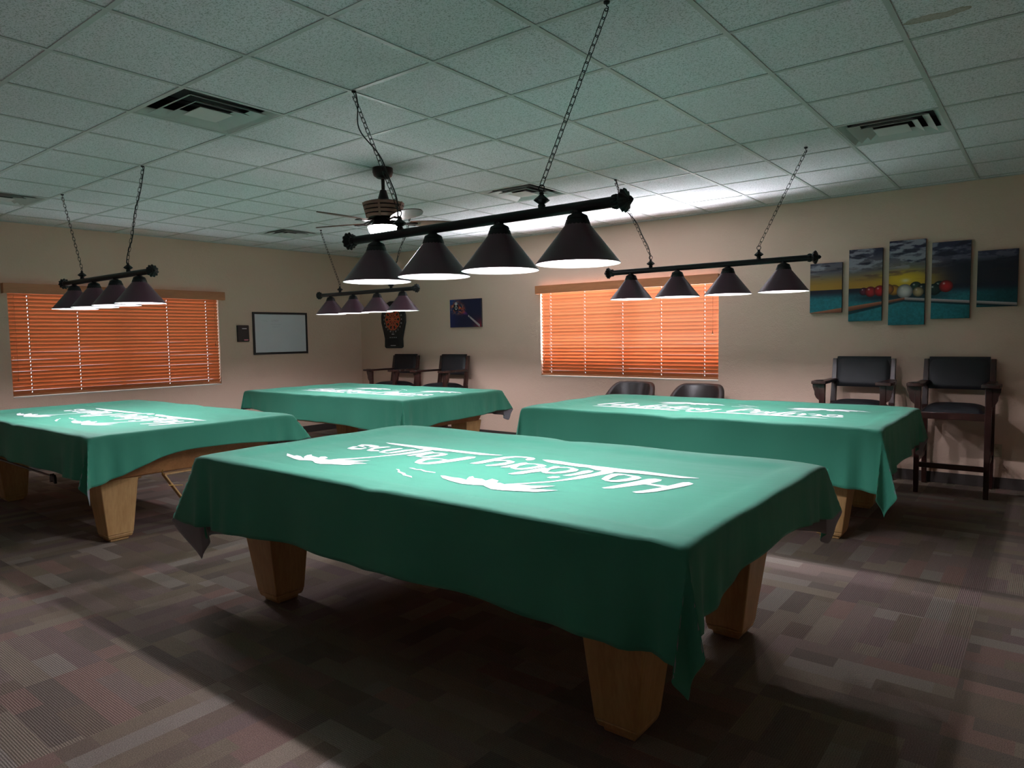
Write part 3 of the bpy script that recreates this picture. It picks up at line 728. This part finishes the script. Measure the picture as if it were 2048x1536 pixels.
# two low barrel chairs whose round backs show over the back right table
def barrel():
    root = empty('barrel_chair', (0, 0, 0))
    mb = MB(); rows_o = []; rows_i = []
    N_ = 36
    def zt(a): return .70+.155*sstep((math.sin(a)+.25)/1.0)
    for zf in [0, .15, .35, .55, .75, .9, 1]:
        ro = []; ri = []
        for i in range(N_+1):
            a = math.radians(-20+220*i/N_); z = lerp(.40, zt(a), zf); fl = .9+.1*zf
            bulge = .025*math.sin(PI*zf)
            ro.append(((.30+bulge*.3)*fl*math.cos(a), (.27+bulge*.3)*fl*math.sin(a), z))
            ri.append(((.24-bulge)*fl*math.cos(a), (.21-bulge)*fl*math.sin(a), z))
        rows_o.append(ro); rows_i.append(ri)
    top = []
    for k in range(7):
        t = PI*k/6; row = []
        for i in range(N_+1):
            p, q = Vector(rows_o[-1][i]), Vector(rows_i[-1][i]); c = (p+q)/2; row.append(tuple(c+(p-q)/2*math.cos(t)+Vector((0, 0, .022*math.sin(t)))))
        top.append(row)
    mb.grid(rows_o+top[1:-1]+rows_i[::-1]); 
    mb.build('backrest', M['vinylb'], root, smooth=True, angle=70)
    mb = MB(); mb.lathe([(.001, .47), (.17, .468), (.215, .455), (.23, .43), (.23, .40), (.001, .395)], 36, lambda v: Vector((v.x, v.y*.95-.01, v.z))); mb.build('seat', M['vinylb'], root, smooth=True)
    mb = MB(); mb.box(-.2, .2, -.18, .18, .36, .398); mb.build('seat_frame', M['cherry'], root, bevel=.005)
    for sx in (-1, 1):
        for sy in (-1, 1):
            mb = MB(); mb.frustum((sx*.20, sy*.19, 0), (.013, .013), (sx*.17, sy*.15, .362), (.02, .02)); mb.build('leg', M['cherry'], root, bevel=.003)
    return root
b0 = barrel()
for k, (x, y, lab) in enumerate(((.44, 5.72, 'low round backed dark vinyl chair, left of two under the glowing blind'), (1.245, 5.70, 'low round backed dark vinyl chair, right of two under the glowing blind'))):
    o = b0 if k == 0 else copy_tree(b0); o.location = (x, y, 0); tag(o, lab, 'chair', 'low barrel chairs')

# ---------------------------------------------------------------- painted canvases
def paint_mesh(name, x0, x1, z0, z1, nx, nz, fn, parent, yv, mat):
    """a flat printed surface facing -y with one colour per grid point"""
    X, Z = np.meshgrid(np.linspace(x0, x1, nx), np.linspace(z0, z1, nz))
    colr = fn(X, Z)
    me = bpy.data.meshes.new(name)
    vs = np.stack([X.ravel(), np.full(X.size, yv), Z.ravel()], 1)
    idx = np.arange(nx*nz).reshape(nz, nx)
    f = np.stack([idx[:-1, :-1].ravel(), idx[:-1, 1:].ravel(), idx[1:, 1:].ravel(), idx[1:, :-1].ravel()], 1)
    me.from_pydata(vs.tolist(), [], f.tolist())
    at = me.color_attributes.new('paint', 'FLOAT_COLOR', 'POINT')
    colr = np.asarray(colr)*.86
    lin = np.where(colr <= .04045, colr/12.92, ((colr+.055)/1.055)**2.4)
    a = np.concatenate([lin.reshape(-1, 3), np.ones((X.size, 1))], 1).astype(np.float32)
    at.data.foreach_set('color', a.ravel()); me.materials.append(mat)
    o = bpy.data.objects.new(name, me); COL.objects.link(o); o.parent = parent; return o
def vn(X, Z, seed, octs=4):
    """value noise"""
    r = np.random.RandomState(seed); out = np.zeros_like(X); amp = 1; tot = 0
    for o in range(octs):
        g = r.rand(64, 64); x = X*2**o; z = Z*2**o
        xi = np.floor(x).astype(int); zi = np.floor(z).astype(int); fx = x-xi; fz = z-zi
        fx = fx*fx*(3-2*fx); fz = fz*fz*(3-2*fz)
        q = lambda i, j: g[i % 64, j % 64]
        out += amp*((q(xi, zi)*(1-fx)+q(xi+1, zi)*fx)*(1-fz)+(q(xi, zi+1)*(1-fx)+q(xi+1, zi+1)*fx)*fz); tot += amp; amp *= .55
    return out/tot
def ss(a, b, x): t = np.clip((x-a)/(b-a), 0, 1); return t*t*(3-2*t)
def blend(c, col, a): return c*(1-a[..., None])+np.array(col)[None, None, :]/255*a[..., None]
def sunset(X, Z):
    c = np.zeros(X.shape+(3,))
    hz = 1.832
    right = ss(3.22, 3.6, X)
    c = blend(c, (58, 56, 84), np.ones_like(X))
    c = blend(c, (116, 112, 122), ss(2.20, 2.06, Z)*(1-right*.8))
    warm = ss(2.02, 1.87, Z)*(1-right*.92)
    c = blend(c, (196, 148, 62), warm)
    sun = np.exp(-(((X-3.10)/.20)**2+((Z-1.90)/.085)**2)); c = blend(c, (246, 200, 50), np.clip(sun*1.1, 0, 1))
    n1 = vn(X*9+3, Z*26+5, 5, 5); cl = ss(.46, .62, n1)*ss(1.96, 2.04, Z)
    c = blend(c, (176, 176, 188), cl*(.9-right*.55)); 
    n2 = vn(X*7+9, Z*30+2, 8, 5); c = blend(c, (44, 42, 62), ss(.5, .66, n2)*ss(1.98, 2.05, Z)*.85)
    n3 = vn(X*6, Z*34, 9, 4); c = blend(c, (112, 84, 74), ss(.5, .7, n3)*ss(1.88, 1.96, Z)*ss(2.06, 1.98, Z)*.7)
    c = blend(c, (30, 30, 42), right*ss(2.08, 2.0, Z)*.75)
    c = blend(c, (255, 246, 200), np.exp(-(((X-3.115)/.035)**2+((Z-1.885)/.018)**2)))
    # table
    tb = (Z < hz).astype(float); tn = vn(X*60, Z*60, 3, 3)
    teal = np.array([46, 138, 150])[None, None, :]/255*(.86+.28*tn)[..., None]; teal = teal*(1-.45*ss(3.4, 3.95, X)[..., None])
    dark = np.array([40, 38, 56])[None, None, :]/255*np.ones_like(c)
    k = ss(1.815, 1.735, Z)[..., None]; tc = dark*(1-k)+teal*k
    c = c*(1-tb[..., None])+tc*tb[..., None]
    def ball(cx, cz, r, col, rz=None):
        nonlocal c
        rz = rz or r; d = ((X-cx)/r)**2+((Z-cz)/rz)**2; m = ss(1.06, .94, d)
        sh = np.clip(1-.55*d, .25, 1)
        cc = np.array(col)[None, None, :]/255*sh[..., None]; c = c*(1-m[..., None])+cc*m[..., None]
        c = blend(c, (255, 240, 235), np.exp(-(((X-cx+.3*r)/(.16*r))**2+((Z-cz-.45*rz)/(.16*rz))**2))*.8)
    c = blend(c, (26, 30, 42), np.exp(-(((X-3.05)/.40)**4+((Z-1.735)/.035)**2))*.8)
    for (x, z, r, q) in ((2.76, 1.80, .038, (120, 40, 66)), (3.39, 1.815, .05, (40, 70, 66)), (3.2, 1.82, .05, (44, 74, 62)), (3.26, 1.80, .05, (30, 44, 46)), (3.02, 1.80, .05, (214, 150, 52)), (2.97, 1.81, .05, (200, 120, 52)),
                          (2.82, 1.795, .05, (206, 44, 50)), (2.90, 1.80, .052, (222, 40, 44)), (3.22, 1.775, .045, (216, 190, 140)), (3.35, 1.79, .052, (40, 60, 56)), (3.44, 1.815, .055, (216, 40, 44))):
        ball(x, z, r, q)
    ball(3.11, 1.785, .066, (250, 240, 236))
    def cue(x0, z0, x1, z1, w0, w1, c1, c2):
        nonlocal c
        t = np.clip((X-x0)/(x1-x0), 0, 1); zc = z0+(z1-z0)*t; w = w0+(w1-w0)*t; d = (Z-zc)/w; inn = ((X >= min(x0, x1)) & (X <= max(x0, x1))).astype(float)
        c = blend(c, (20, 46, 56), ss(1.5, .9, abs(d+1.1))*inn*.8)
        m = ss(1.1, .9, abs(d))*inn; cc = (np.array(c1)[None, None, :]*(.5+.5*d)[..., None]+np.array(c2)[None, None, :]*(.5-.5*d)[..., None])/255
        c = c*(1-m[..., None])+np.clip(cc, 0, 1)*m[..., None]
    cue(2.26, 1.575, 3.11, 1.716, .034, .010, (206, 132, 100), (120, 64, 44))
    cue(3.98, 1.632, 3.11, 1.716, .012, .012, (222, 208, 208), (150, 132, 130))
    return np.clip(c, 0, 1)
PAN = [(2.265, 2.565, 1.605, 2.10), (2.625, 2.92, 1.515, 2.21), (2.975, 3.275, 1.47, 2.26), (3.325, 3.625, 1.52, 2.215), (3.675, 3.97, 1.615, 2.11)]
PLAB = ['leftmost canvas panel of the sunset billiard set, behind the end of the light bar', 'second canvas panel from the left, red balls on teal cloth under clouds',
        'tallest central canvas panel with white cue ball under the setting sun', 'fourth canvas panel from the left with a single red ball and dark sky', 'rightmost dark canvas panel with the tip of a pale cue']
for (x0, x1, z0, z1), lab in zip(PAN, PLAB):
    mb = MB(); mb.box(x0, x1, YB-.032, YB-.002, z0, z1); o = mb.build('canvas_print', M['canvas'], bevel=.002)
    tag(o, lab, 'canvas print', 'five panel sunset canvas set')
    paint_mesh('printed_front', x0+.001, x1-.001, z0+.001, z1-.001, 130, int(130*(z1-z0)/(x1-x0)), sunset, o, YB-.0326, M['art'])
def flame_pic(X, Z):
    u = (X+2.72)/.60; v = (Z-1.56)/.40
    c = np.zeros(X.shape+(3,)); c = blend(c, (36, 38, 72), np.ones_like(X))
    c = blend(c, (34, 96, 168), ss(.45, .0, u)*ss(.35, 1, v)*.9); c = blend(c, (48, 60, 130), ss(.4, 0, u)*.5)
    c = blend(c, (170, 48, 66), np.clip(ss(.6, 1.05, u)*ss(.5, .0, v), 0, 1))
    dx, dz = u-.22, v-.72
    along = dx*.80-dz*.60*1.0; perp = dx*.6+dz*.8
    n = vn(u*13+4, v*13+1, 12, 5); n2 = vn(u*24+4, v*24+1, 14, 4)
    env = np.exp(-(perp/(.16*(1.1-np.clip(along, 0, .5)*1.7)+.01))**2)*ss(-.28, -.05, along)*ss(.52, .2, along)
    c = blend(c, (150, 60, 190), np.clip(env*ss(.40, .62, n)*ss(.1, .4, along)*1.3, 0, 1))
    c = blend(c, (226, 92, 46), np.clip(env*ss(.38, .56, n)*ss(.42, .2, along)*1.2, 0, 1))
    c = blend(c, (255, 206, 150), np.clip(env*ss(.55, .66, n2)*ss(.4, .1, along), 0, 1))
    d = ((u-.20)/.085)**2+((v-.72)/.145)**2; c = blend(c, (26, 24, 34), ss(1.05, .95, d))
    c = blend(c, (222, 222, 216), ss(1.1, .9, ((u-.205)/.045)**2+((v-.845)/.06)**2))
    for (a, b) in ((.70, .047), (.63, .0)):
        pass
    e = ((u-.205)/.038)**2+((v-.70)/.07)**2; c = blend(c, (225, 225, 220), ss(1.1, .95, e)*ss(.25, .4, e))
    t = np.clip((u-.60)/(.95-.60), 0, 1); zc = .40+(.03-.40)*t; w = .032+.02*t; m = ss(1.1, .9, abs(v-zc)/w)*((u > .59) & (u < .95))
    c = blend(c, (206, 188, 186), m); c = blend(c, (40, 40, 60), m*((u > .625) & (u < .64)))
    return np.clip(c, 0, 1)
mb = MB(); mb.box(-2.72, -2.12, YB-.026, YB-.002, 1.56, 1.96); o = mb.build('canvas_print', M['canvas'], bevel=.002)
tag(o, 'small canvas print of a flaming eight ball and cue, right of the dartboard', 'canvas print')
paint_mesh('printed_front', -2.719, -2.121, 1.561, 1.959, 150, 100, flame_pic, o, YB-.0266, M['art'])

# ---------------------------------------------------------------- electronic dartboard
root = empty('dartboard', (-3.935, YB-.004, 1.71)); tag(root, 'black electronic dartboard with red segments on the back wall', 'dartboard')
hw = [(-.66+.22, .19), (-.43, .205), (-.30, .20), (-.20, .225), (-.05, .272), (.06, .272), (.17, .24), (.25, .17), (.285, .07)]
out = [(x, z) for z, x in hw]; out = [(.17, -.45)]+out; out = out+[(-x, z) for x, z in reversed(out)]
mb = MB(); n = len(out); vs = [(x, 0, z) for x, z in out]+[(x, -.032, z) for x, z in out]
mb.add(vs, [tuple(range(n)), tuple(range(2*n-1, n-1, -1))]+[(i, (i+1) % n, n+(i+1) % n, n+i) for i in range(n)])
mb.build('housing', M['blackp'], root, bevel=.008, seg=3)
RR = [.016, .085, .10, .155, .17]
for ci, mname in ((0, 'red'), (1, 'blackp')):
    mb = MB()
    for k in range(20):
        for j in range(4):
            c = (k+(1 if j in (1, 3) else 0)) % 2
            if c != ci: continue
            a0 = math.radians(k*18-9+1); a1 = math.radians(k*18+9-1); r0, r1 = RR[j]+.002, RR[j+1]-.002
            vv = []
            for yy in (-.033, -.037):
                for r, a in ((r0, a0), (r1, a0), (r1, (a0+a1)/2), (r1, a1), (r0, a1)): vv.append((r*math.sin(a), yy, r*math.cos(a)))
            mb.add(vv, [(0, 1, 2, 3, 4), (9, 8, 7, 6, 5)]+[(i, (i+1) % 5, 5+(i+1) % 5, 5+i) for i in range(5)])
    p = mb.build('target_segments', M[mname], root)
mb = MB()
for r in RR+[.008]: mb.tube([(r*math.sin(2*PI*k/48), -.037, r*math.cos(2*PI*k/48)) for k in range(48)], .0017, 4, closed=True)
for k in range(20):
    a = math.radians(k*18+9); mb.tube([(.016*math.sin(a), -.037, .016*math.cos(a)), (.17*math.sin(a), -.037, .17*math.cos(a))], .0016, 4)
mb.build('segment_divider', M['orange'], root)
mb = MB(); mb.lathe([(.001, -.0385), (.008, -.0385), (.015, -.034)], 16, lambda v: Vector((v.x, v.z, v.y))); mb.build('bullseye', M['red'], root)
def text_mesh(body, size, name, mat, parent, place):
    cu = bpy.data.curves.new(name, 'FONT'); cu.body = body; cu.size = size; cu.align_x = 'CENTER'; cu.align_y = 'CENTER'; cu.extrude = .0006
    t = bpy.data.objects.new(name, cu); me = bpy.data.meshes.new_from_object(t); bpy.data.objects.remove(t)
    return me
mb = MB()
for k, num in enumerate((20, 1, 18, 4, 13, 6, 10, 15, 2, 17, 3, 19, 7, 16, 8, 11, 14, 9, 12, 5)):
    me = text_mesh(str(num), .034, 'number', None, None, None); a = math.radians(k*18)
    vs = [(v.co.x+.198*math.sin(a), -.0325-v.co.z, v.co.y+.198*math.cos(a)) for v in me.vertices]
    mb.add(vs, [tuple(p.vertices) for p in me.polygons])
mb.build('number_ring', M['ltext'], root)
mb = MB(); mb.box(-.13, .13, -.036, -.033, -.415, -.30); mb.build('control_panel', M['vinyl'], root, bevel=.002)
mb = MB()
for k in range(4): mb.box(-.075+k*.045, -.060+k*.045, -.0345, -.032, -.285, -.275)
for k in range(7): mb.box(-.055+k*.017, -.045+k*.017, -.0375, -.0355, -.412, -.402)
for k in range(5): mb.box(-.03+k*.012, -.022+k*.012, -.0345, -.032, -.235, -.235+.008+.006*(k % 2))
mb.build('panel_marks', M['ltext'], root)

# ---------------------------------------------------------------- whiteboard and the little black box beside it
root = empty('whiteboard', (XL, 4.70, 1.515)); tag(root, 'black framed whiteboard with faint writing on the left wall', 'whiteboard')
a, b, f = .455, .305, .03
mb = MB(); mb.box(.002, .012, -a+f, a-f, -b+f, b-f); mb.build('writing_surface', M['board'], root)
mb = MB()
for bx in ((-a, a, -b, -b+f), (-a, a, b-f, b), (-a, -a+f, -b+f, b-f), (a-f, a, -b+f, b-f)): mb.box(.001, .020, *bx)
mb.build('frame', M['blackp'], root, bevel=.003)
mb = MB(); r2 = random.Random(5)
for (y0, y1, z, am) in ((-.32, -.22, .18, .012), (-.16, -.04, .185, .014), (-.16, .0, .13, .004), (-.30, -.29, .09, .008), (-.15, -.03, .095, .004), (-.30, -.29, .06, .008)):
    n = max(3, int((y1-y0)/.008)); pts = [(.0122, lerp(y0, y1, i/n), z+am*r2.uniform(-1, 1)) for i in range(n+1)]
    mb.tube(pts, .0012, 4)
mb.build('marker_writing', M['marker'], root)
root = empty('wall_phone_box', (XL, 4.085, 1.515)); tag(root, 'small black wall box with a white strip, left of the whiteboard', 'wall box')
mb = MB(); mb.box(.001, .035, -.085, .085, -.115, .115); mb.build('case', M['blackp'], root, bevel=.004)
mb = MB()
for k in range(9): mb.box(.006, .030, .085, .091, -.10+k*.023, -.088+k*.023)
mb.build('side_keys', M['vinyl'], root)
mb = MB(); mb.box(.035, .0365, -.02, .05, .062, .073); mb.build('white_strip', M['ltext'], root)
mb = MB(); mb.box(.035, .0365, .005, .068, -.098, -.083); mb.build('pink_strip', M['pink'], root)
# wall outlet low on the back wall
root = empty('wall_outlet', (3.86, YB, .34)); tag(root, 'beige wall outlet low on the back wall at far right', 'outlet')
mb = MB(); mb.box(-.036, .036, -.006, -.0005, -.057, .057); mb.build('cover_plate', M['plate'], root, bevel=.002)
for s in (-1, 1):
    mb = MB(); mb.lathe([(.001, -.0075), (.016, -.0075), (.017, -.006)], 18, lambda v: Vector((v.x, v.z, v.y+s*.02))); sk = mb.build('socket', M['plate'], root)
    m2 = MB(); m2.box(-.007, -.005, -.0082, -.0074, s*.02-.005, s*.02+.005); m2.box(.005, .007, -.0082, -.0074, s*.02-.005, s*.02+.005); m2.build('slot', M['blackp'], sk)

# ---------------------------------------------------------------- wooden ball rack and bridge stick under the left table
c = Vector((-.90, 1.10, .455)); d1 = Vector((.03, .33, 0.0)); 
root = empty('ball_rack', (0, 0, 0)); tag(root, 'light wooden triangle ball rack hanging under the end of the left pool table', 'ball rack')
P0, P1, P2 = Vector((-.87, 1.10, .452)), Vector((-.87, 1.44, .455)), Vector((-.87, 1.29, .15))
mb = MB()
for p, q in ((P0, P1), (P1, P2), (P2, P0)):
    t = (q-p).normalized(); u = Vector((1, 0, 0)); w = t.cross(u)
    vs = []
    for e in (p, q):
        for (i, j) in ((-1, -1), (1, -1), (1, 1), (-1, 1)): vs.append(e+u*(.026*i)+w*(.006*j))
    mb.add(vs, [(3, 2, 1, 0), (4, 5, 6, 7), (0, 1, 5, 4), (1, 2, 6, 5), (2, 3, 7, 6), (3, 0, 4, 7)])
mb.build('rack_frame', M['oak'], root, bevel=.003)
mb = MB(); mb.tube([(-.87, 1.10, .45), (-.87, 1.09, .47), (-.87, 1.10, .485)], .004, 6); mb.tube([(-.84, 1.12, .37), (-.83, 1.22, .355)], .0025, 5)
mb.build('hook', M['brass'], root)
root = empty('bridge_stick', (0, 0, 0)); tag(root, 'dark bridge stick slung under the front of the left pool table', 'cue bridge')
mb = MB(); mb.tube([(-3.1, .62, .455), (-1.58, .62, .438)], [.011, .007], 10); mb.build('shaft', M['cherry'], root, smooth=True)
mb = MB(); o_ = [(-.05, -.035), (-.045, .01), (-.03, .03), (-.015, .012), (0, .035), (.015, .012), (.03, .03), (.045, .01), (.05, -.035), (.03, -.03), (0, -.015), (-.03, -.03)]
vs = []
for yy in (.612, .628): vs += [(-1.56+x_, yy, .425+z_) for x_, z_ in o_]
n = len(o_); mb.add(vs, [tuple(range(n)), tuple(range(2*n-1, n-1, -1))]+[(i, (i+1) % n, n+(i+1) % n, n+i) for i in range(n)])
mb.build('bridge_head', M['blackp'], root)
